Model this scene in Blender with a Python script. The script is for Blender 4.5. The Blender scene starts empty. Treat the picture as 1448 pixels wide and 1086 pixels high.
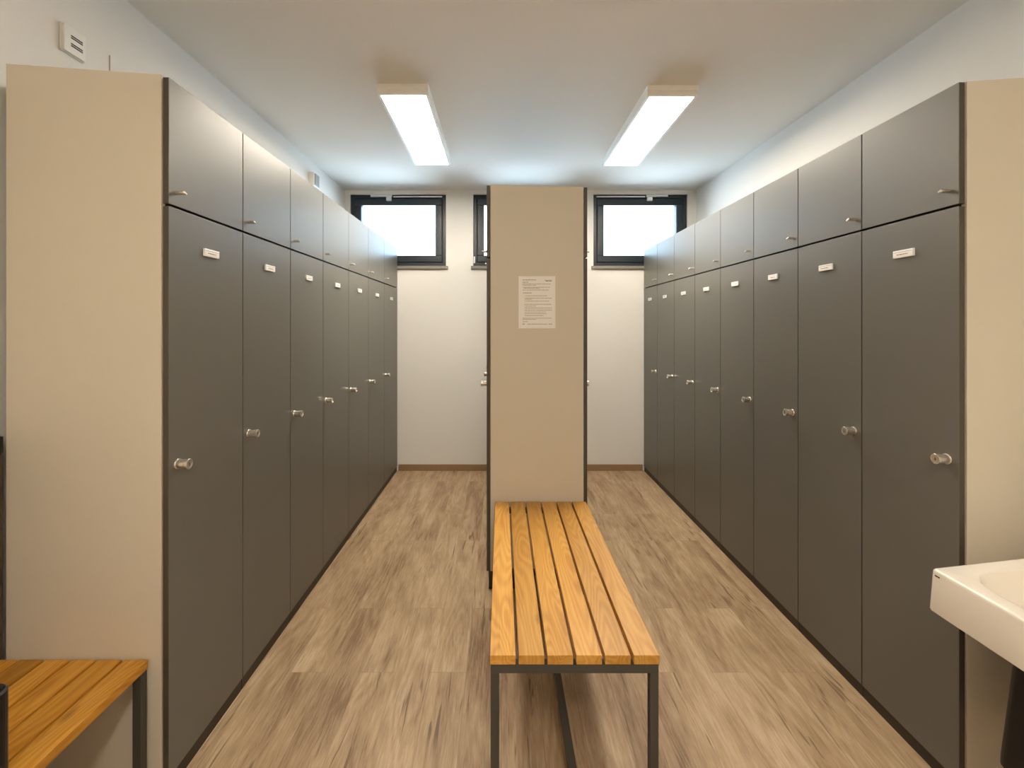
import bpy, bmesh, math, random
from mathutils import Vector, Matrix

random.seed(7)
SC = bpy.context.scene
COL = SC.collection

# ------------------------------------------------------------------ helpers
def s2l(r, g, b):
    f = lambda c: ((c / 255) / 12.92 if c / 255 <= 0.04045 else ((c / 255 + 0.055) / 1.055) ** 2.4)
    return (f(r), f(g), f(b), 1.0)


class MB:
    """Collects boxes, lathes and prisms into one bmesh with material slots."""
    def __init__(self):
        self.bm = bmesh.new()

    def _merge(self, src, mi, smooth):
        vm = {}
        for v in src.verts:
            vm[v] = self.bm.verts.new(v.co)
        for f in src.faces:
            try:
                nf = self.bm.faces.new([vm[v] for v in f.verts])
            except ValueError:
                continue
            nf.material_index = mi
            nf.smooth = smooth
        src.free()

    def box(self, x0, x1, y0, y1, z0, z1, bev=0.0, mi=0, seg=2, rot=None):
        b = bmesh.new()
        x0, x1 = min(x0, x1), max(x0, x1)
        y0, y1 = min(y0, y1), max(y0, y1)
        z0, z1 = min(z0, z1), max(z0, z1)
        v = [b.verts.new(p) for p in ((x0, y0, z0), (x1, y0, z0), (x1, y1, z0), (x0, y1, z0),
                                      (x0, y0, z1), (x1, y0, z1), (x1, y1, z1), (x0, y1, z1))]
        for q in ((3, 2, 1, 0), (4, 5, 6, 7), (0, 1, 5, 4), (1, 2, 6, 5), (2, 3, 7, 6), (3, 0, 4, 7)):
            b.faces.new([v[i] for i in q])
        if bev > 0:
            bmesh.ops.bevel(b, geom=list(b.edges), offset=bev, segments=seg, profile=0.5, affect='EDGES')
        if rot is not None:
            bmesh.ops.transform(b, matrix=rot, verts=b.verts)
        self._merge(b, mi, False)
        return self

    def lathe(self, prof, axis_origin, axis='x', sgn=1, n=28, mi=0, slant=0.0, smooth=True):
        """prof = [(radius, distance along axis)], closed by caps where radius is 0."""
        b = bmesh.new()
        ox, oy, oz = axis_origin
        rings = []
        for r, d in prof:
            if r <= 1e-7:
                rings.append([b.verts.new(self._ax(ox, oy, oz, axis, sgn * d, 0, 0))])
            else:
                ring = []
                for i in range(n):
                    a = 2 * math.pi * i / n
                    u, w = r * math.cos(a), r * math.sin(a)
                    ring.append(b.verts.new(self._ax(ox, oy, oz, axis, sgn * d, u, w)))
                rings.append(ring)
        for A, B in zip(rings, rings[1:]):
            for i in range(n):
                j = (i + 1) % n
                if len(A) == 1:
                    b.faces.new((A[0], B[i], B[j]))
                elif len(B) == 1:
                    b.faces.new((A[i], A[j], B[0]))
                else:
                    b.faces.new((A[i], A[j], B[j], B[i]))
        if slant:
            dmax = max(d for r, d in prof)
            for v in b.verts:
                d = sgn * (v.co.x - ox)
                if d > dmax - 0.006:
                    v.co.x -= sgn * slant * (v.co.z - oz + 0.0065)
        bmesh.ops.recalc_face_normals(b, faces=b.faces)
        self._merge(b, mi, smooth)
        return self

    @staticmethod
    def _ax(ox, oy, oz, axis, d, u, w):
        if axis == 'x':
            return (ox + d, oy + u, oz + w)
        if axis == 'y':
            return (ox + u, oy + d, oz + w)
        return (ox + u, oy + w, oz + d)

    def loft(self, loops, cap_first=True, cap_last=True, mi=0, smooth=False):
        b = bmesh.new()
        R = [[b.verts.new(p) for p in L] for L in loops]
        n = len(R[0])
        for A, B in zip(R, R[1:]):
            for i in range(n):
                j = (i + 1) % n
                b.faces.new((A[i], A[j], B[j], B[i]))
        if cap_first:
            b.faces.new(list(reversed(R[0])))
        if cap_last:
            b.faces.new(R[-1])
        bmesh.ops.recalc_face_normals(b, faces=b.faces)
        self._merge(b, mi, smooth)
        return self

    def build(self, name, mats, parent=None, loc=None):
        me = bpy.data.meshes.new(name)
        bmesh.ops.remove_doubles(self.bm, verts=self.bm.verts, dist=1e-6)
        self.bm.to_mesh(me)
        self.bm.free()
        if any(p.use_smooth for p in me.polygons):
            me.set_sharp_from_angle(angle=math.radians(38))
        for m in (mats if isinstance(mats, (list, tuple)) else [mats]):
            me.materials.append(m)
        o = bpy.data.objects.new(name, me)
        COL.objects.link(o)
        if parent is not None:
            o.parent = parent
        if loc is not None:
            o.location = loc
        return o


def tag(o, label, cat, group=None, kind=None):
    o['label'] = label
    o['category'] = cat
    if group:
        o['group'] = group
    if kind:
        o['kind'] = kind
    return o


def thing(name, label, cat, loc=(0, 0, 0), rz=0.0, group=None):
    o = bpy.data.objects.new(name, None)
    o.empty_display_size = 0.1
    COL.objects.link(o)
    o.location = loc
    o.rotation_euler = (0, 0, rz)
    return tag(o, label, cat, group)


def struct(o):
    o['kind'] = 'structure'
    return o


def copy_tree(o, parent=None):
    c = o.copy()
    COL.objects.link(c)
    if parent is not None:
        c.parent = parent
    for ch in list(o.children):
        copy_tree(ch, c)
    return c


# ------------------------------------------------------------------ materials
def new_mat(name):
    m = bpy.data.materials.new(name)
    m.use_nodes = True
    nt = m.node_tree
    bsdf = nt.nodes['Principled BSDF']
    return m, nt, bsdf


def N(nt, typ, **kw):
    n = nt.nodes.new(typ)
    for k, v in kw.items():
        setattr(n, k, v)
    return n


def plain(name, col, rough=0.5, metal=0.0, spec=0.5, bump=0.0, bscale=300, var=0.0):
    m, nt, b = new_mat(name)
    b.inputs['Base Color'].default_value = col
    b.inputs['Roughness'].default_value = rough
    b.inputs['Metallic'].default_value = metal
    b.inputs['Specular IOR Level'].default_value = spec
    tc = N(nt, 'ShaderNodeTexCoord')
    if var > 0:
        no = N(nt, 'ShaderNodeTexNoise')
        no.inputs['Scale'].default_value = 3.0
        no.inputs['Detail'].default_value = 4
        nt.links.new(tc.outputs['Object'], no.inputs['Vector'])
        mx = N(nt, 'ShaderNodeMix', data_type='RGBA')
        mx.inputs[6].default_value = tuple(c * (1 - var) for c in col[:3]) + (1,)
        mx.inputs[7].default_value = tuple(min(1, c * (1 + var)) for c in col[:3]) + (1,)
        nt.links.new(no.outputs['Fac'], mx.inputs[0])
        nt.links.new(mx.outputs[2], b.inputs['Base Color'])
    if bump > 0:
        no2 = N(nt, 'ShaderNodeTexNoise')
        no2.inputs['Scale'].default_value = bscale
        no2.inputs['Detail'].default_value = 3
        bp = N(nt, 'ShaderNodeBump')
        bp.inputs['Strength'].default_value = bump
        bp.inputs['Distance'].default_value = 0.001
        nt.links.new(tc.outputs['Object'], no2.inputs['Vector'])
        nt.links.new(no2.outputs['Fac'], bp.inputs['Height'])
        nt.links.new(bp.outputs['Normal'], b.inputs['Normal'])
    return m


def emission(name, col, strength):
    m = bpy.data.materials.new(name)
    m.use_nodes = True
    nt = m.node_tree
    nt.nodes.clear()
    e = N(nt, 'ShaderNodeEmission')
    e.inputs['Color'].default_value = col
    e.inputs['Strength'].default_value = strength
    o = N(nt, 'ShaderNodeOutputMaterial')
    nt.links.new(e.outputs[0], o.inputs['Surface'])
    return m


def glass_mat():
    m = bpy.data.materials.new('window_glass')
    m.use_nodes = True
    nt = m.node_tree
    nt.nodes.clear()
    t = N(nt, 'ShaderNodeBsdfTransparent')
    t.inputs['Color'].default_value = (0.95, 0.98, 1.0, 1)
    g = N(nt, 'ShaderNodeBsdfGlossy')
    g.inputs['Roughness'].default_value = 0.02
    lw = N(nt, 'ShaderNodeFresnel')
    lw.inputs['IOR'].default_value = 1.45
    mx = N(nt, 'ShaderNodeMixShader')
    o = N(nt, 'ShaderNodeOutputMaterial')
    nt.links.new(lw.outputs[0], mx.inputs[0])
    nt.links.new(t.outputs[0], mx.inputs[1])
    nt.links.new(g.outputs[0], mx.inputs[2])
    nt.links.new(mx.outputs[0], o.inputs['Surface'])
    return m


def ramp(nt, stops):
    r = N(nt, 'ShaderNodeValToRGB')
    el = r.color_ramp.elements
    while len(el) > 1:
        el.remove(el[-1])
    el[0].position, el[0].color = stops[0]
    for p, c in stops[1:]:
        e = el.new(p)
        e.color = c
    return r


def math_node(nt, op, a=None, b=None):
    n = N(nt, 'ShaderNodeMath', operation=op)
    for i, v in enumerate((a, b)):
        if v is None:
            continue
        if isinstance(v, (int, float)):
            n.inputs[i].default_value = v
        else:
            nt.links.new(v, n.inputs[i])
    return n.outputs[0]


def oak_slat(name, light, mid, dark, rough=0.42):
    """Oiled oak: contour lines of a stretched noise give the cathedral figure."""
    m, nt, b = new_mat(name)
    tc = N(nt, 'ShaderNodeTexCoord')
    oi = N(nt, 'ShaderNodeObjectInfo')
    off = N(nt, 'ShaderNodeVectorMath', operation='SCALE')
    off.inputs[0].default_value = (37.0, 91.0, 13.0)
    nt.links.new(oi.outputs['Random'], off.inputs['Scale'])
    add = N(nt, 'ShaderNodeVectorMath', operation='ADD')
    nt.links.new(tc.outputs['Object'], add.inputs[0])
    nt.links.new(off.outputs[0], add.inputs[1])
    mp = N(nt, 'ShaderNodeMapping')
    mp.inputs['Scale'].default_value = (9.0, 1.15, 9.0)
    nt.links.new(add.outputs[0], mp.inputs['Vector'])
    n1 = N(nt, 'ShaderNodeTexNoise')
    n1.inputs['Scale'].default_value = 1.0
    n1.inputs['Detail'].default_value = 1.5
    n1.inputs['Roughness'].default_value = 0.35
    n1.inputs['Distortion'].default_value = 0.35
    nt.links.new(mp.outputs[0], n1.inputs['Vector'])
    ring = math_node(nt, 'SINE', math_node(nt, 'MULTIPLY', n1.outputs['Fac'], 130.0))
    ring = math_node(nt, 'MULTIPLY_ADD', ring, 0.5)
    ring.node.inputs[2].default_value = 0.5
    mp2 = N(nt, 'ShaderNodeMapping')
    mp2.inputs['Scale'].default_value = (260.0, 6.0, 260.0)
    nt.links.new(add.outputs[0], mp2.inputs['Vector'])
    n2 = N(nt, 'ShaderNodeTexNoise')
    n2.inputs['Scale'].default_value = 1.0
    n2.inputs['Detail'].default_value = 3
    nt.links.new(mp2.outputs[0], n2.inputs['Vector'])
    mp3 = N(nt, 'ShaderNodeMapping')
    mp3.inputs['Scale'].default_value = (16.0, 1.6, 16.0)
    nt.links.new(add.outputs[0], mp3.inputs['Vector'])
    n3 = N(nt, 'ShaderNodeTexNoise')
    n3.inputs['Scale'].default_value = 1.0
    n3.inputs['Detail'].default_value = 2
    nt.links.new(mp3.outputs[0], n3.inputs['Vector'])
    f = math_node(nt, 'ADD', math_node(nt, 'MULTIPLY', ring, 0.15),
                  math_node(nt, 'MULTIPLY', n2.outputs['Fac'], 0.34))
    f = math_node(nt, 'ADD', f, math_node(nt, 'MULTIPLY', n3.outputs['Fac'], 0.46))
    r = ramp(nt, [(0.24, dark), (0.46, mid), (0.66, light)])
    nt.links.new(f, r.inputs[0])
    # small knots
    mpk = N(nt, 'ShaderNodeMapping')
    mpk.inputs['Scale'].default_value = (5.0, 2.0, 0.0)
    nt.links.new(add.outputs[0], mpk.inputs['Vector'])
    vo = N(nt, 'ShaderNodeTexVoronoi')
    vo.inputs['Scale'].default_value = 1.0
    nt.links.new(mpk.outputs[0], vo.inputs['Vector'])
    kr = ramp(nt, [(0.0, (1, 1, 1, 1)), (0.03, (0.7, 0.7, 0.7, 1)), (0.075, (0, 0, 0, 1))])
    nt.links.new(vo.outputs['Distance'], kr.inputs[0])
    mx = N(nt, 'ShaderNodeMix', data_type='RGBA')
    nt.links.new(math_node(nt, 'MULTIPLY', kr.outputs[0], 0.55), mx.inputs[0])
    nt.links.new(r.outputs[0], mx.inputs[6])
    mx.inputs[7].default_value = s2l(112, 66, 34)
    # board to board tone
    hv = N(nt, 'ShaderNodeHueSaturation')
    nt.links.new(mx.outputs[2], hv.inputs['Color'])
    v = math_node(nt, 'MULTIPLY_ADD', oi.outputs['Random'], 0.34)
    v.node.inputs[2].default_value = 0.82
    nt.links.new(v, hv.inputs['Value'])
    nt.links.new(hv.outputs[0], b.inputs['Base Color'])
    b.inputs['Roughness'].default_value = rough
    b.inputs['Specular IOR Level'].default_value = 0.4
    bp = N(nt, 'ShaderNodeBump')
    bp.inputs['Strength'].default_value = 0.12
    bp.inputs['Distance'].default_value = 0.0006
    nt.links.new(n2.outputs['Fac'], bp.inputs['Height'])
    nt.links.new(bp.outputs['Normal'], b.inputs['Normal'])
    return m


def floor_mat():
    """Oak-look vinyl planks running away from the camera (along Y)."""
    m, nt, b = new_mat('oak_vinyl_planks')
    tc = N(nt, 'ShaderNodeTexCoord')
    sep = N(nt, 'ShaderNodeSeparateXYZ')
    nt.links.new(tc.outputs['Object'], sep.inputs[0])
    cmb = N(nt, 'ShaderNodeCombineXYZ')
    nt.links.new(sep.outputs['Y'], cmb.inputs['X'])
    nt.links.new(sep.outputs['X'], cmb.inputs['Y'])
    br = N(nt, 'ShaderNodeTexBrick')
    br.offset = 0.37
    br.offset_frequency = 2
    br.inputs['Color1'].default_value = (0, 0, 0, 1)
    br.inputs['Color2'].default_value = (1, 1, 1, 1)
    br.inputs['Mortar'].default_value = (0.5, 0.5, 0.5, 1)
    br.inputs['Scale'].default_value = 1.0
    br.inputs['Mortar Size'].default_value = 0.0009
    br.inputs['Mortar Smooth'].default_value = 0.3
    br.inputs['Bias'].default_value = 0.0
    br.inputs['Brick Width'].default_value = 1.22
    br.inputs['Row Height'].default_value = 0.152
    nt.links.new(cmb.outputs[0], br.inputs['Vector'])
    rnd = N(nt, 'ShaderNodeSeparateColor')
    nt.links.new(br.outputs['Color'], rnd.inputs[0])
    tone = rnd.outputs['Red']
    off = N(nt, 'ShaderNodeCombineXYZ')
    nt.links.new(math_node(nt, 'MULTIPLY', tone, 31.0), off.inputs['X'])
    nt.links.new(math_node(nt, 'MULTIPLY', tone, 57.0), off.inputs['Y'])
    nt.links.new(math_node(nt, 'MULTIPLY', tone, 17.0), off.inputs['Z'])
    add = N(nt, 'ShaderNodeVectorMath', operation='ADD')
    nt.links.new(tc.outputs['Object'], add.inputs[0])
    nt.links.new(off.outputs[0], add.inputs[1])

    def noise(scale, detail, dist=0.0, rough=0.5):
        mp = N(nt, 'ShaderNodeMapping')
        mp.inputs['Scale'].default_value = scale
        nt.links.new(add.outputs[0], mp.inputs['Vector'])
        n = N(nt, 'ShaderNodeTexNoise')
        n.inputs['Scale'].default_value = 1.0
        n.inputs['Detail'].default_value = detail
        n.inputs['Distortion'].default_value = dist
        n.inputs['Roughness'].default_value = rough
        nt.links.new(mp.outputs[0], n.inputs['Vector'])
        return n.outputs['Fac']

    n_big = noise((9.0, 1.2, 1.0), 5, 0.7, 0.6)
    n_fig = noise((6.0, 0.85, 1.0), 1.5, 0.5, 0.4)
    n_fine = noise((170.0, 11.0, 1.0), 5, 0.4, 0.65)
    n_cloud = noise((4.5, 3.2, 1.0), 3, 0.3, 0.5)
    ring = math_node(nt, 'SINE', math_node(nt, 'MULTIPLY', n_fig, 80.0))
    f = math_node(nt, 'MULTIPLY', n_big, 0.44)
    f = math_node(nt, 'ADD', f, math_node(nt, 'MULTIPLY', n_fine, 0.36))
    f = math_node(nt, 'ADD', f, math_node(nt, 'MULTIPLY', n_cloud, 0.22))
    f = math_node(nt, 'ADD', f, math_node(nt, 'MULTIPLY', ring, 0.025))
    f = math_node(nt, 'ADD', f, math_node(nt, 'MULTIPLY', math_node(nt, 'SUBTRACT', tone, 0.5), 0.06))
    r = ramp(nt, [(0.36, s2l(130, 104, 77)), (0.46, s2l(163, 137, 107)),
                  (0.54, s2l(179, 154, 123)), (0.66, s2l(200, 178, 148))])
    nt.links.new(f, r.inputs[0])
    # knots
    mpk = N(nt, 'ShaderNodeMapping')
    mpk.inputs['Scale'].default_value = (4.2, 1.9, 0.0)
    nt.links.new(add.outputs[0], mpk.inputs['Vector'])
    vo = N(nt, 'ShaderNodeTexVoronoi')
    vo.inputs['Scale'].default_value = 1.0
    nt.links.new(mpk.outputs[0], vo.inputs['Vector'])
    kr = ramp(nt, [(0.0, (1, 1, 1, 1)), (0.02, (0.65, 0.65, 0.65, 1)), (0.06, (0, 0, 0, 1))])
    nt.links.new(vo.outputs['Distance'], kr.inputs[0])
    mx = N(nt, 'ShaderNodeMix', data_type='RGBA')
    nt.links.new(math_node(nt, 'MULTIPLY', kr.outputs[0], 0.4), mx.inputs[0])
    # fine dark checks along the grain
    n_chk = noise((38.0, 2.6, 1.0), 2, 1.2, 0.5)
    n_msk = noise((3.0, 1.6, 1.0), 2, 0.0, 0.5)
    chk = ramp(nt, [(0.32, (1, 1, 1, 1)), (0.38, (0, 0, 0, 1))])
    nt.links.new(n_chk, chk.inputs[0])
    msk = ramp(nt, [(0.46, (0, 0, 0, 1)), (0.58, (1, 1, 1, 1))])
    nt.links.new(n_msk, msk.inputs[0])
    mc = N(nt, 'ShaderNodeMix', data_type='RGBA')
    nt.links.new(math_node(nt, 'MULTIPLY', math_node(nt, 'MULTIPLY', chk.outputs[0], msk.outputs[0]), 0.75), mc.inputs[0])
    nt.links.new(r.outputs[0], mc.inputs[6])
    mc.inputs[7].default_value = s2l(104, 80, 58)
    nt.links.new(mc.outputs[2], mx.inputs[6])
    mx.inputs[7].default_value = s2l(96, 74, 54)
    # joints
    mj = N(nt, 'ShaderNodeMix', data_type='RGBA')
    nt.links.new(math_node(nt, 'MULTIPLY', br.outputs['Fac'], 0.45), mj.inputs[0])
    nt.links.new(mx.outputs[2], mj.inputs[6])
    mj.inputs[7].default_value = s2l(96, 76, 56)
    nt.links.new(mj.outputs[2], b.inputs['Base Color'])
    b.inputs['Roughness'].default_value = 0.5
    b.inputs['Specular IOR Level'].default_value = 0.35
    bp = N(nt, 'ShaderNodeBump')
    bp.inputs['Strength'].default_value = 0.15
    bp.inputs['Distance'].default_value = 0.0008
    nt.links.new(n_fine, bp.inputs['Height'])
    nt.links.new(bp.outputs['Normal'], b.inputs['Normal'])
    return m


M = dict(
    wall=plain('white_wall_paint', s2l(230, 228, 223), 0.85, spec=0.2, bump=0.25, bscale=220),
    ceiling=plain('white_ceiling_paint', s2l(236, 232, 224), 0.9, spec=0.15, bump=0.2, bscale=200),
    floor=floor_mat(),
    door=plain('grey_brown_laminate', s2l(109, 107, 101), 0.38, spec=0.42, bump=0.12, bscale=900),
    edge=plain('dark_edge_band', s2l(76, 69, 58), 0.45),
    carcass=plain('dark_carcass_board', s2l(20, 18, 16), 0.6),
    plinth=plain('dark_brown_plinth', s2l(52, 44, 37), 0.5),
    beige=plain('beige_laminate', s2l(213, 205, 188), 0.42, spec=0.4, bump=0.1, bscale=900),
    steel=plain('brushed_steel', s2l(222, 216, 206), 0.24, metal=0.8),
    plate=plain('plate_white', s2l(246, 250, 255), 0.3),
    ink=plain('grey_print', s2l(120, 116, 112), 0.7),
    slot=plain('black_slot', s2l(28, 26, 24), 0.6),
    oak=oak_slat('oiled_oak', s2l(212, 164, 86), s2l(197, 145, 64), s2l(168, 116, 44)),
    oak_dark=oak_slat('oiled_oak_honey', s2l(222, 168, 76), s2l(206, 146, 50), s2l(174, 114, 32)),
    bench_metal=plain('anthracite_powder_coat', s2l(70, 68, 62), 0.5, spec=0.4, bump=0.15, bscale=1200),
    wframe=plain('anthracite_window_frame', s2l(32, 42, 50), 0.35, spec=0.5),
    wgasket=plain('black_gasket', s2l(16, 18, 20), 0.6),
    alu=plain('aluminium', s2l(236, 238, 240), 0.4, metal=0.0),
    sill=plain('grey_window_sill', s2l(128, 122, 112), 0.45),
    glass=glass_mat(),
    lamp_body=plain('white_lamp_housing', s2l(245, 242, 236), 0.5),
    skirting=plain('oak_skirting', s2l(150, 122, 90), 0.5, var=0.15),
    paper=plain('white_paper', s2l(248, 245, 240), 0.8, spec=0.1),
    print_ink=plain('paper_print', s2l(122, 110, 100), 0.9),
    ceramic=plain('white_ceramic', s2l(240, 234, 224), 0.12, spec=0.6),
    black=plain('black_plastic', s2l(16, 15, 14), 0.4),
    brown_gloss=plain('dark_brown_gloss', s2l(74, 62, 52), 0.25),
    white_plastic=plain('white_plastic', s2l(236, 233, 226), 0.4),
    cable=plain('pale_grey_cable', s2l(182, 180, 175), 0.5),
    grey_lens=plain('grey_lens', s2l(150, 152, 150), 0.35),
    lamp=emission('lamp_diffuser', (1.0, 0.89, 0.74, 1), 22.0),
)

# ------------------------------------------------------------------ camera
EYE = 1.5
F = 650.0
cam = bpy.data.cameras.new('camera')
cam_o = bpy.data.objects.new('camera', cam)
COL.objects.link(cam_o)
cam_o.location = (0, 0, EYE)
cam_o.rotation_euler = (math.pi / 2, 0, 0)
cam.sensor_width = 36.0
cam.sensor_fit = 'HORIZONTAL'
cam.lens = F / 1448 * 36.0
cam.shift_x = (724 - 709) / 1448
cam.shift_y = -(543 - 460.5) / 1448
cam.clip_start = 0.02
SC.camera = cam_o

# ------------------------------------------------------------------ room shell
XL, XR, YB, YF, ZC = -1.62, 2.02, 4.76, -1.6, 2.905
T = 0.22
struct(MB().box(XL - T, XR + T, YF - T, YB + T, -0.12, 0.0).build('floor', M['floor']))
struct(MB().box(XL - T, XR + T, YF - T, YB + T, ZC, ZC + 0.15).build('ceiling', M['ceiling']))
struct(MB().box(XL - T, XL, YF, YB, 0, ZC).build('wall_left', M['wall']))
struct(MB().box(XR, XR + T, YF, YB, 0, ZC).build('wall_right', M['wall']))
struct(MB().box(XL - T, XR + T, YF - T, YF, 0, ZC).build('wall_front', M['wall']))
# low installation wall that carries the washbasin
struct(MB().box(1.70, XR - 0.001, YF + 0.001, 1.42, 0.0, 1.25).build('wall_basin', M['wall']))

WIN = [(-1.566, -0.574), (-0.292, 0.700), (0.953, 1.927)]
WZ0, WZ1 = 2.117, 2.860


def wall_with_holes(x0, x1, z0, z1, y0, y1, holes):
    xs = sorted({x0, x1, *[h[0] for h in holes], *[h[1] for h in holes]})
    zs = sorted({z0, z1, *[h[2] for h in holes], *[h[3] for h in holes]})
    bm = bmesh.new()
    V = {}

    def v(x, y, z):
        k = (x, y, z)
        if k not in V:
            V[k] = bm.verts.new(k)
        return V[k]

    def hole(i, k):
        if i < 0 or k < 0 or i >= len(xs) - 1 or k >= len(zs) - 1:
            return True
        cx, cz = (xs[i] + xs[i + 1]) / 2, (zs[k] + zs[k + 1]) / 2
        return any(h[0] < cx < h[1] and h[2] < cz < h[3] for h in holes)
    for i in range(len(xs) - 1):
        for k in range(len(zs) - 1):
            if hole(i, k):
                continue
            a, b_, c, d = xs[i], xs[i + 1], zs[k], zs[k + 1]
            bm.faces.new((v(a, y0, c), v(b_, y0, c), v(b_, y0, d), v(a, y0, d)))
            bm.faces.new((v(a, y1, d), v(b_, y1, d), v(b_, y1, c), v(a, y1, c)))
            if hole(i - 1, k):
                bm.faces.new((v(a, y0, d), v(a, y1, d), v(a, y1, c), v(a, y0, c)))
            if hole(i + 1, k):
                bm.faces.new((v(b_, y0, c), v(b_, y1, c), v(b_, y1, d), v(b_, y0, d)))
            if hole(i, k - 1):
                bm.faces.new((v(a, y0, c), v(a, y1, c), v(b_, y1, c), v(b_, y0, c)))
            if hole(i, k + 1):
                bm.faces.new((v(b_, y0, d), v(b_, y1, d), v(a, y1, d), v(a, y0, d)))
    mb = MB()
    mb.bm.free()
    mb.bm = bm
    return mb


struct(wall_with_holes(XL - T, XR + T, 0.0, ZC, YB, YB + T,
                       [(a, b, WZ0, WZ1) for a, b in WIN]).build('wall_back', M['wall']))


def ring_box(mb, x0, x1, z0, z1, w, y0, y1, bev=0.003, mi=0):
    mb.box(x0, x1, y0, y1, z1 - w, z1, bev, mi)
    mb.box(x0, x1, y0, y1, z0, z0 + w, bev, mi)
    mb.box(x0, x0 + w, y0, y1, z0 + w, z1 - w, bev, mi)
    mb.box(x1 - w, x1, y0, y1, z0 + w, z1 - w, bev, mi)


def make_window(i, x0, x1, opener):
    w = bpy.data.objects.new('window_%d' % i, None)
    COL.objects.link(w)
    w.location = ((x0 + x1) / 2, YB, WZ0)
    w['kind'] = 'structure'
    h = (x1 - x0) / 2
    H = WZ1 - WZ0
    e = 0.001
    mb = MB()
    ring_box(mb, -h + e, h - e, e, H - e, 0.034, 0.016, 0.090)
    mb.build('window_frame', M['wframe'], w)
    mb = MB()
    ring_box(mb, -h + 0.0352, h - 0.0352, 0.0352, H - 0.0352, 0.006, 0.020, 0.075, 0.0, 0)
    mb.build('gasket', M['wgasket'], w)
    mb = MB()
    ring_box(mb, -h + 0.0414, h - 0.0414, 0.0414, H - 0.0414, 0.070, 0.008, 0.085, 0.006)
    mb.build('sash', M['wframe'], w)
    MB().box(-h + 0.105, h - 0.105, 0.045, 0.053, 0.105, H - 0.105).build('glass_pane', M['glass'], w)
    MB().box(-h - 0.022, h + 0.022, -0.030, 0.014, -0.032, -0.001, 0.004).build('sill', M['sill'], w)
    s = opener
    mb = MB()
    mb.box(s * -0.285, s * -0.062, -0.006, 0.012, H - 0.026, H - 0.004, 0.003)
    mb.box(s * -0.120, s * -0.066, -0.020, 0.006, H - 0.070, H - 0.030, 0.004)
    mb.box(s * -0.050, s * 0.455, -0.002, 0.009, H - 0.030, H - 0.018, 0.003)
    mb.build('opener_rod', M['alu'], w)
    MB().box(-s * (h - 0.012) - 0.007, -s * (h - 0.012) + 0.007, 0.000, 0.014, 0.03, 0.10, 0.002).build('hinge', M['alu'], w)
    return w


make_window(1, *WIN[0], 1)
make_window(2, *WIN[1], 1)
make_window(3, *WIN[2], -1)

bb = MB()
bb.box(-1.064, -0.062, YB - 0.014, YB - 0.001, 0.0, 0.066, 0.003)
bb.box(0.466, 1.460, YB - 0.014, YB - 0.001, 0.0, 0.066, 0.003)
struct(bb.build('baseboard_back', M['skirting']))


# ------------------------------------------------------------------ lockers
def make_locker(label, loc, rz, sgn, w, depth, zt, zs, zb, group, c0=0.001, knob_y=0.040, peg_y=0.035,
                knob_z=1.05, peg_z=None, marks=0):
    """Local frame: door face at x=0 looking along sgn*x, near edge at y=0, running along +y."""
    r = thing('locker', label, 'locker', loc, rz, group)
    peg_z = peg_z or zs + 0.050
    X = lambda d: sgn * d
    TH = 0.019
    MB().box(X(-depth), X(-TH - 0.002), c0, w - 0.001, zb + 0.001, zt - 0.006).build('carcass', M['carcass'], r)
    MB().box(X(-depth + 0.01), X(-0.006 if zb < 0.08 else -0.012), c0 + 0.0005, w - 0.0015, 0.0, zb - 0.001).build('plinth', M['plinth'], r)
    g = 0.0024
    lo = MB().box(X(-TH), 0, g, w - g, zb + 0.001, zs - 0.0043, 0.0012).build('lower_door', M['door'], r)
    up = MB().box(X(-TH), 0, g, w - g, zs + 0.0043, zt, 0.0012).build('upper_door', M['door'], r)
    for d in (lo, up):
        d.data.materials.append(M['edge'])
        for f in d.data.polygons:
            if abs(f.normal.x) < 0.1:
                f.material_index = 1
    # peg handle with a slanted tip
    p = MB().lathe([(0, 0.0002), (0.0065, 0.0002), (0.0065, 0.026), (0.0065, 0.034), (0.0058, 0.036), (0, 0.036)],
                   (0, peg_y, peg_z), 'x', sgn, 20, slant=0.75)
    p.build('handle', M['steel'], up)
    # cylinder lock knob
    k = MB()
    y, z = knob_y, knob_z
    k.lathe([(0, 0.0002), (0.0175, 0.0002), (0.0175, 0.004), (0.0168, 0.005), (0.0150, 0.005), (0.0150, 0.029), (0.0166, 0.0295),
             (0.0168, 0.031), (0.0168, 0.0405), (0.0158, 0.0415), (0.0130, 0.0415), (0.0126, 0.0405), (0, 0.0405)], (0, y, z), 'x', sgn, 32)
    k.box(X(0.0405), X(0.0409), y - 0.0012, y + 0.0012, z - 0.005, z + 0.005, 0, 1)
    k.build('lock_knob', [M['steel'], M['slot']], lo)
    # name plate: frame, insert, print
    q = MB()
    cy, cz = w / 2, zs - 0.124
    hw, hh = 0.042, 0.0135
    q.box(X(0.0002), X(0.0080), cy - hw, cy + hw, cz - hh, cz + hh, 0.0012, 0)
    q.box(X(0.0080), X(0.0084), cy - hw + 0.003, cy + hw - 0.003, cz - hh + 0.003, cz + 0.0055, 0, 1)
    q.box(X(0.0080), X(0.0083), cy - hw + 0.004, cy + hw - 0.004, cz + 0.0062, cz + 0.0072, 0, 2)
    rr = random.Random(marks * 7 + 3)
    yy = cy - 0.026 + rr.random() * 0.006
    end = cy + 0.016 + rr.random() * 0.012
    while yy < end:
        L = 0.004 + rr.random() * 0.010
        q.box(X(0.0084), X(0.0086), yy, min(yy + L, end), cz - 0.0035, cz - 0.0008, 0, 2)
        yy += L + 0.002
    q.build('name_plate', [M['plate'], M['paper'], M['ink']], lo)
    return r


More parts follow.
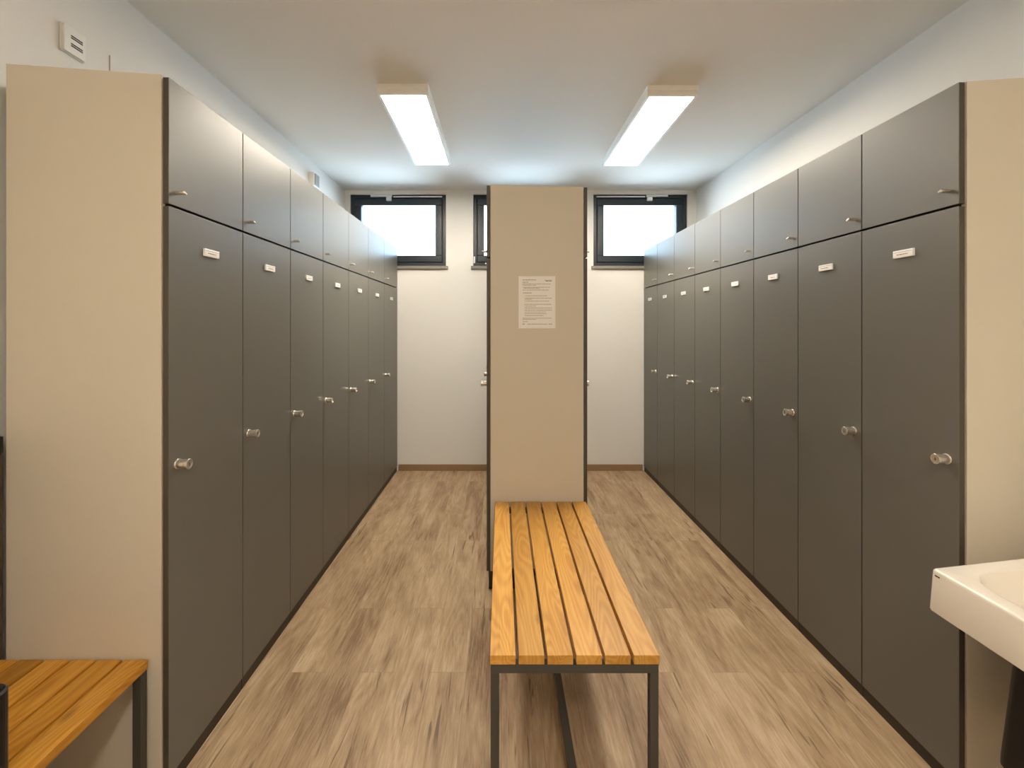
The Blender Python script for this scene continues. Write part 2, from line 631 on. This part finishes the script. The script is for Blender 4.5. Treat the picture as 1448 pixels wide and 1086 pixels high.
def row_bounds(P0, P1, pixels):
    dx, dy = P1[0] - P0[0], P1[1] - P0[1]
    L = math.hypot(dx, dy)
    dx, dy = dx / L, dy / L
    out = []
    for px in pixels:
        k = (px - 709) / F
        out.append((k * P0[1] - P0[0]) / (dx - k * dy))
    return (dx, dy), out


ORD = ['first', 'second', 'third', 'fourth', 'fifth', 'sixth', 'seventh', 'eighth']

# left row: seven lockers measured along their door fronts
PL0, PL1 = (-1.0626, 1.466), (-1.0731, 4.742)
dL, tL = row_bounds(PL0, PL1, [238, 343.5, 410.8, 457, 493, 520.9, 543.4, 562])
tL[0] = 0.0
tL[-1] = math.hypot(PL1[0] - PL0[0], PL1[1] - PL0[1])
rzL = math.atan2(-dL[0], dL[1])
for i in range(7):
    where = {0: 'nearest the camera beside the tall beige end panel',
             6: 'last of its row against the windowed back wall'}.get(
        i, '%s from the beige end panel' % ORD[i])
    make_locker('grey-brown locker in the left row, ' + where,
                (PL0[0] + dL[0] * tL[i], PL0[1] + dL[1] * tL[i], 0), rzL, 1, tL[i + 1] - tL[i],
                0.53 - 0.002 * i, 2.294, 1.8866, 0.051, 'lockers of the left row', c0=0.026 if i == 0 else 0.001,
                knob_z=1.047, peg_z=1.934, marks=i)

# right row: eight lockers
PR0, PR1 = (1.4528, 1.457), (1.4688, 4.742)
dR, tR = row_bounds(PR0, PR1, [1357, 1218.5, 1128.3, 1065.7, 1018.8, 982.6, 953.2, 929.4, 910.2])
tR[0] = 0.0
tR[-1] = math.hypot(PR1[0] - PR0[0], PR1[1] - PR0[1])
rzR = math.atan2(-dR[0], dR[1])
for i in range(8):
    where = {0: 'nearest the camera beside the washbasin',
             7: 'last of its row against the windowed back wall'}.get(
        i, '%s from the washbasin end' % ORD[i])
    make_locker('grey-brown locker in the right row, ' + where,
                (PR0[0] + dR[0] * tR[i], PR0[1] + dR[1] * tR[i], 0), rzR, -1, tR[i + 1] - tR[i],
                0.535, 2.2735, 1.884, 0.048, 'lockers of the right row', c0=0.026 if i == 0 else 0.001,
                knob_z=1.066, peg_z=1.937, marks=20 + i)


def end_panel(x0, x1, y0, y1, z0, zt0, zt1, name='end_panel'):
    """Upright board; its top runs from zt0 at x0 to zt1 at x1."""
    mb = MB()
    b = bmesh.new()
    pts = [(x0, z0), (x1, z0), (x1, zt1), (x0, zt0)]
    A = [b.verts.new((x, y0, z)) for x, z in pts]
    B = [b.verts.new((x, y1, z)) for x, z in pts]
    b.faces.new(A)
    b.faces.new(list(reversed(B)))
    for i in range(4):
        j = (i + 1) % 4
        b.faces.new((A[j], A[i], B[i], B[j]))
    bmesh.ops.recalc_face_normals(b, faces=b.faces)
    bmesh.ops.bevel(b, geom=list(b.edges), offset=0.0012, segments=2, profile=0.5, affect='EDGES')
    mb._merge(b, 0, False)
    return mb.build(name, M['beige'])


o = end_panel(-1.580, -1.0850, 1.466, 1.485, 0.0, 2.336, 2.302)
tag(o, 'tall beige end panel closing the left locker row behind the corner bench', 'end panel')
o = end_panel(1.4760, 2.012, 1.457, 1.476, 0.0, 2.275, 2.309)
tag(o, 'tall beige end panel closing the right locker row behind the washbasin', 'end panel')

# central double-sided block
YC0, YC1 = 2.600, 4.742
CX0, CX1 = -0.0835, 0.4865
o = end_panel(CX0 + 0.0215, CX1 - 0.0215, YC0, YC0 + 0.019, 0.111, 2.297, 2.286)
tag(o, 'beige end panel of the central locker block with a paper notice on it', 'end panel')
n = 4
wC = (YC1 - YC0) / n
for i in range(n):
    for side, sgn, x in (('left', -1, CX0), ('right', 1, CX1)):
        where = {0: 'at its bench end', 3: 'by the back wall'}.get(
            i, '%s from the bench' % ORD[i])
        make_locker('grey locker on the %s side of the central block, %s' % (side, where),
                    (x, YC0 + i * wC, 0), 0.0, sgn, wC, 0.2840, 2.294 if sgn < 0 else 2.283, 1.885, 0.110,
                    'lockers of the central block', c0=0.020 if i == 0 else 0.001,
                    knob_y=0.19, peg_y=0.13, knob_z=1.150, peg_z=1.940, marks=40 + i)

# notice on the central end panel
yp = YC0 - 0.0012
t = thing('notice', 'white paper notice with small print stuck on the central beige panel', 'notice', (0.201, YC0 - 0.0004, 1.632))
pw, ph = 0.104, 0.1475
mb = MB()
cols, rows = 10, 14
b = bmesh.new()
grid = [[None] * (rows + 1) for _ in range(cols + 1)]
for side in (0, 1):
    for i in range(cols + 1):
        for k in range(rows + 1):
            u, v = i / cols, k / rows
            lift = 0.004 * max(0, 1 - v * 6) ** 2 * (0.3 + 0.7 * math.sin(math.pi * u)) + 0.002 * max(0, (u - 0.85) / 0.15) ** 2
            grid[i][k] = b.verts.new((-pw + 2 * pw * u, -0.0006 - lift - (0.0004 if side else 0), -ph + 2 * ph * v))
    for i in range(cols):
        for k in range(rows):
            q = (grid[i][k], grid[i + 1][k], grid[i + 1][k + 1], grid[i][k + 1])
            b.faces.new(q if side else tuple(reversed(q)))
mb._merge(b, 0, True)
mb.build('sheet', M['paper'], t)
LINES = [(245, 440, 222, 7), (245, 325, 255, 7), (245, 655, 281, 5), (245, 445, 299, 5), (245, 640, 328, 5), (262, 490, 343, 5),
         (245, 630, 368, 5), (250, 380, 410, 7), (275, 605, 453, 5), (275, 670, 487, 5), (275, 380, 502, 5), (275, 630, 529, 5),
         (270, 660, 575, 5), (275, 440, 602, 5), (275, 670, 631, 5), (275, 670, 660, 5), (275, 590, 687, 5), (275, 590, 713, 5),
         (275, 550, 740, 5), (245, 670, 776, 5), (245, 440, 793, 5), (245, 325, 827, 5), (245, 275, 862, 11), (318, 600, 862, 6),
         (625, 640, 862, 10), (650, 672, 862, 10), (566, 672, 225, 5), (578, 672, 238, 9)]
mb = MB()
rr = random.Random(5)
fx = lambda px: -pw + 2 * pw * (px - 185) / 537
fz = lambda py: ph - 2 * ph * (py - 168) / 757
for x0, x1, yy, hgt in LINES:
    x = x0
    while x < x1:
        L = min(10 + rr.random() * 34, x1 - x)
        d = 0.0013 + 0.004 * max(0, 1 - (fz(yy) + ph) / (2 * ph) * 6) ** 2
        mb.box(fx(x), fx(x + L), -d - 0.0002, -d, fz(yy) - hgt * 0.00019, fz(yy) + hgt * 0.00019)
        x += L + 5
mb.build('printed_text', M['print_ink'], t)


# ------------------------------------------------------------------ benches
def make_bench(label, x0, x1, y0, y1, zs, slat_gap, wood, n=6, stretcher=True, th=0.028, rail_in=0.0):
    L = y1 - y0
    cx, cy = (x0 + x1) / 2, (y0 + y1) / 2
    r = thing('slatted_bench', label, 'bench', (cx, cy, 0))
    W = x1 - x0
    p = (W + slat_gap) / n
    sw = p - slat_gap
    for i in range(n):
        xa = -W / 2 + i * p
        MB().box(-sw / 2, sw / 2, -L / 2, L / 2, -th, 0, 0.0018).build('slat', wood, r, (xa + sw / 2, 0, zs))
    t_ = 0.026
    fx_, fy_ = W / 2 - 0.002, L / 2 - 0.002
    zt = zs - th - 0.0015
    mb = MB()
    mb.box(-fx_, fx_, -fy_, -fy_ + t_, zt - t_, zt, 0.0012)
    mb.box(-fx_, fx_, fy_ - t_, fy_, zt - t_, zt, 0.0012)
    for s in (-1, 1):
        xo = fx_ - rail_in
        mb.box(s * xo, s * (xo - t_), -fy_ + t_, fy_ - t_, zt - t_, zt, 0.0012)
    mb.build('frame', M['bench_metal'], r)
    for sx in (-1, 1):
        for sy in (-1, 1):
            MB().box(sx * fx_, sx * (fx_ - t_), sy * fy_, sy * (fy_ - t_), 0.0, zt - t_, 0.0012).build('leg', M['bench_metal'], r)
    if stretcher:
        mb = MB()
        zz = 0.134
        for s in (-1, 1):
            mb.box(-fx_ + t_, fx_ - t_, s * fy_, s * (fy_ - t_), zz - t_, zz, 0.0012)
        mb.box(-t_ / 2, t_ / 2, -fy_ + t_, fy_ - t_, zz - t_, zz, 0.0012)
        mb.build('stretcher', M['bench_metal'], r)
    return r


make_bench('oak slatted bench on a dark steel frame in front of the central block', -0.0345, 0.4755,
           1.3812, 2.589, 0.509, 0.0092, M['oak'])
make_bench('oak slatted bench in the left corner against the tall beige end panel', -1.610, -1.122,
           0.262, 1.460, 0.440, 0.0085, M['oak_dark'], stretcher=False, rail_in=0.09)


# ------------------------------------------------------------------ ceiling lights
def make_light(label, x0, y0):
    w, L, h = 0.298, 1.190, 0.062
    r = thing('ceiling_light', label, 'ceiling light', (x0 + w / 2, y0 + L / 2, ZC), 0, 'surface-mounted ceiling lights')
    mb = MB()
    e = 0.018
    hw, hl = w / 2, L / 2
    mb.box(-hw, hw, -hl, hl, -0.030, -0.0005, 0.002)
    mb.box(-hw, hw, -hl, -hl + e, -h, -0.030, 0.002)
    mb.box(-hw, hw, hl - e, hl, -h, -0.030, 0.002)
    mb.box(-hw, -hw + e, -hl + e, hl - e, -h, -0.030, 0.002)
    mb.box(hw - e, hw, -hl + e, hl - e, -h, -0.030, 0.002)
    mb.box(-0.004, 0.004, -hl - 0.004, -hl, -0.012, -0.004, 0.001)
    mb.build('housing', M['lamp_body'], r)
    MB().box(-hw + e + 0.0005, hw - e - 0.0005, -hl + e + 0.0005, hl - e - 0.0005, -h + 0.004, -0.031).build('diffuser', M['lamp'], r)
    return r


make_light('lit rectangular ceiling light over the left aisle', -0.722, 2.665)
make_light('lit rectangular ceiling light over the right aisle', 0.853, 2.683)
make_light('rectangular ceiling light over the entrance end of the room', 0.05, -1.25)


# ------------------------------------------------------------------ washbasin
def round_poly(pts, rad, seg=8):
    out = []
    n = len(pts)
    for i in range(n):
        p0, p, p1 = Vector(pts[i - 1]), Vector(pts[i]), Vector(pts[(i + 1) % n])
        a, c = (p0 - p).normalized(), (p1 - p).normalized()
        ang = a.angle(c)
        r = rad[i] if isinstance(rad, (list, tuple)) else rad
        d = r / math.tan(ang / 2)
        s, e = p + a * d, p + c * d
        ctr = p + (a + c).normalized() * (r / math.sin(ang / 2))
        for k in range(seg + 1):
            q = s.lerp(e, k / seg)
            v = (q - ctr)
            out.append(ctr + v.normalized() * r)
    return out


def inset_poly(pts, d):
    n = len(pts)
    out = []
    cen = sum((Vector(p) for p in pts), Vector((0, 0))) / n
    lines = []
    for i in range(n):
        a, c = Vector(pts[i]), Vector(pts[(i + 1) % n])
        t_ = (c - a).normalized()
        nn = Vector((-t_.y, t_.x))
        if (cen - a).dot(nn) < 0:
            nn = -nn
        lines.append((a + nn * (d[i] if isinstance(d, (list, tuple)) else d), t_))
    for i in range(n):
        (a, u), (c, v) = lines[i - 1], lines[i]
        den = u.x * v.y - u.y * v.x
        t_ = ((c.x - a.x) * v.y - (c.y - a.y) * v.x) / den
        out.append(tuple(a + u * t_))
    return out


def cast(poly, cen, n, extra):
    angs = sorted([2 * math.pi * i / n for i in range(n)] + extra)
    res = []
    m = len(poly)
    for a in angs:
        d = Vector((math.cos(a), math.sin(a)))
        best = None
        for i in range(m):
            p, q = poly[i], poly[(i + 1) % m]
            e = q - p
            den = d.x * e.y - d.y * e.x
            if abs(den) < 1e-12:
                continue
            w = p - cen
            t_ = (w.x * e.y - w.y * e.x) / den
            s = (w.x * d.y - w.y * d.x) / den
            if t_ > 0 and -1e-6 <= s <= 1 + 1e-6 and (best is None or t_ > best):
                best = t_
        res.append(cen + d * best)
    return res


BP = [(1.155, 0.55), (1.699, 0.55), (1.699, 1.330), (1.155, 1.235)]
cen = Vector((1.44, 0.90))
basin = thing('washbasin', 'white ceramic washbasin with a square front corner on the right', 'washbasin', (1.43, 0.9, 0.735))
outer_r = [0.012, 0.004, 0.004, 0.010]
rp_outer = round_poly(BP, outer_r)
extra = [math.atan2(p.y - cen.y, p.x - cen.x) % (2 * math.pi) for p in rp_outer]
ZT, ZB_ = 0.850, 0.735


def lp(d, r, z, side=None):
    P = inset_poly(BP, d) if d else BP
    return [(p.x - 1.43, p.y - 0.9, z - 0.735) for p in cast(round_poly(P, r), cen, 72, extra)]


INS = lambda k: [0.10 + k, 0.13 + k, 0.047 + k, 0.047 + k]
loops = [lp(-0.004, [0.016, 0.004, 0.004, 0.014], ZB_ + 0.003), lp(-0.0055, [0.016, 0.004, 0.004, 0.014], ZB_ + 0.008),
         lp(0, outer_r, ZT - 0.010), lp(0.001, outer_r, ZT - 0.004), lp(0.004, outer_r, ZT - 0.0008), lp(0.008, outer_r, ZT),
         lp(INS(-0.004), 0.10, ZT), lp(INS(-0.001), 0.096, ZT - 0.0008), lp(INS(0.001), 0.095, ZT - 0.003), lp(INS(0.003), 0.092, ZT - 0.009), lp(INS(0.006), 0.092, ZT - 0.024),
         lp(INS(0.010), 0.088, ZT - 0.045), lp(INS(0.022), 0.08, ZT - 0.080), lp(INS(0.055), 0.07, ZT - 0.098),
         lp(INS(0.11), 0.045, ZT - 0.105)]
MB().loft(loops, True, True, 0, True).build('basin_body', M['ceramic'], basin)
# small dark maker's mark near the front corner: a row of tiny unreadable letters
mb = MB()
yy = 1.2110 - 0.9
for k, wd in enumerate((0.0028, 0.0018, 0.0024, 0.0028, 0.0018)):
    mb.box(-0.2762, -0.2752, yy, yy + wd * 0.86, 0.0985, 0.1018)
    yy += 0.0028
mb.build('maker_mark', M['slot'], basin)
# outlet and trap below
trap = MB()
trap.lathe([(0, 0.0), (0.022, 0.0), (0.022, 0.17), (0, 0.17)], (0.07, 0.0, -0.171), 'z', 1, 24)
trap.lathe([(0, 0.0), (0.016, 0.0), (0.016, 0.175), (0, 0.175)], (0.093, 0.0, -0.13), 'x', 1, 20)
trap.build('drain_trap', M['steel'], basin)

# black wall-hung bin below the basin
mb = MB()


def rrect(x0, x1, y0, y1, r, z, seg=6):
    return [(p.x, p.y, z) for p in round_poly([(x0, y0), (x1, y0), (x1, y1), (x0, y1)], r, seg)]


L_ = [rrect(1.402, 1.698, 1.02, 1.283, 0.03, 0.255), rrect(1.392, 1.699, 1.00, 1.300, 0.03, 0.275),
      rrect(1.394, 1.699, 1.00, 1.300, 0.03, 0.30), rrect(1.438, 1.699, 1.02, 1.296, 0.03, 0.66),
      rrect(1.456, 1.690, 1.03, 1.286, 0.02, 0.66), rrect(1.43, 1.690, 1.02, 1.286, 0.02, 0.34)]
bin_ = mb.loft(L_, True, True, 0, False).build('waste_bin', M['black'])
tag(bin_, 'black bin hanging on the wall below the washbasin', 'bin')

# slim open black bin at the left edge, in front of the corner bench
mb = MB()
x1b = -0.896
L_ = [rrect(-1.108, x1b + 0.006, 0.58, 0.838, 0.02, 0.0), rrect(-1.112, x1b + 0.004, 0.575, 0.842, 0.022, 0.02),
      rrect(-1.116, x1b, 0.57, 0.848, 0.022, 0.815), rrect(-1.116, x1b, 0.57, 0.848, 0.022, 0.838),
      rrect(-1.113, x1b - 0.003, 0.573, 0.845, 0.02, 0.842), rrect(-1.108, x1b - 0.008, 0.578, 0.840, 0.018, 0.839),
      rrect(-1.102, x1b - 0.012, 0.585, 0.832, 0.018, 0.03)]
o = mb.loft(L_, True, True, 0, False).build('waste_bin', M['black'])
tag(o, 'slim black open-topped bin beside the corner bench at the left photo edge', 'bin')

# dark panel on the left wall behind the bench
o = thing('wall_panel', 'dark brown glossy panel with a black top strip on the left wall', 'wall panel', (-1.619, 1.18, 0.446))
MB().box(0, 0.040, -0.28, 0.278, 0.0, 0.648, 0.003).build('board', M['brown_gloss'], o)
MB().box(0, 0.041, -0.28, 0.278, 0.6485, 0.704, 0.003).build('top_strip', M['black'], o)

# ------------------------------------------------------------------ small things on the left wall
o = thing('wall_device', 'square white wall device with two slotted grilles above the left end panel', 'wall device', (XL + 0.001, 1.73, 2.564))
MB().box(0, 0.006, -0.047, 0.047, -0.052, 0.052, 0.002).build('back_plate', M['white_plastic'], o)
MB().box(0.0062, 0.016, -0.044, 0.044, -0.049, 0.049, 0.002).build('cover', M['white_plastic'], o)
mb = MB()
for z in (0.017, 0.0095, -0.0125, -0.020):
    mb.box(0.0155, 0.0164, -0.018, 0.030, z - 0.0025, z + 0.0025)
mb.build('grille', M['slot'], o)
mb = MB()
mb.lathe([(0, 0), (0.0016, 0), (0.0016, 0.42), (0, 0.42)], (0, 0, 0), 'z', 1, 12)
o = mb.build('cable', M['cable'], None, (XL + 0.0018, 1.90, 2.197))
tag(o, 'thin grey vertical cable on the left wall behind the beige panel', 'cable')
o = thing('motion_sensor', 'small white box with grey front on the left wall above the lockers', 'sensor', (XL + 0.001, 3.915, 2.735))
MB().box(0, 0.046, -0.055, 0.055, -0.06, 0.06, 0.006).build('housing', M['white_plastic'], o)
MB().box(0.0462, 0.052, -0.045, 0.045, -0.05, 0.05, 0.004).build('lens', M['grey_lens'], o)

# ------------------------------------------------------------------ sky, exposure
w = bpy.data.worlds.new('world')
SC.world = w
w.use_nodes = True
nt = w.node_tree
bg = nt.nodes['Background']
# pale overcast sky above, brighter half below the horizon added to lift the ceiling
tcw = N(nt, 'ShaderNodeTexCoord')
sepw = N(nt, 'ShaderNodeSeparateXYZ')
nt.links.new(tcw.outputs['Generated'], sepw.inputs[0])
rw = ramp(nt, [(0.44, (0.66, 0.84, 1.0, 1)), (0.54, (0.26, 0.36, 0.45, 1))])
mzw = math_node(nt, 'MULTIPLY_ADD', sepw.outputs['Z'], 0.5)
mzw.node.inputs[2].default_value = 0.5
nt.links.new(mzw, rw.inputs[0])
nt.links.new(rw.outputs[0], bg.inputs['Color'])
bg.inputs['Strength'].default_value = 8.5

SC.view_settings.view_transform = 'Standard'
SC.view_settings.look = 'None'
SC.view_settings.gamma = 1.0
SC.view_settings.use_curve_mapping = False
SC.view_settings.exposure = 1.18
SC.cycles.use_denoising = True
SC.cycles.max_bounces = 14
SC.cycles.diffuse_bounces = 8
SC.cycles.transparent_max_bounces = 12
SC.cycles.sample_clamp_indirect = 8.0
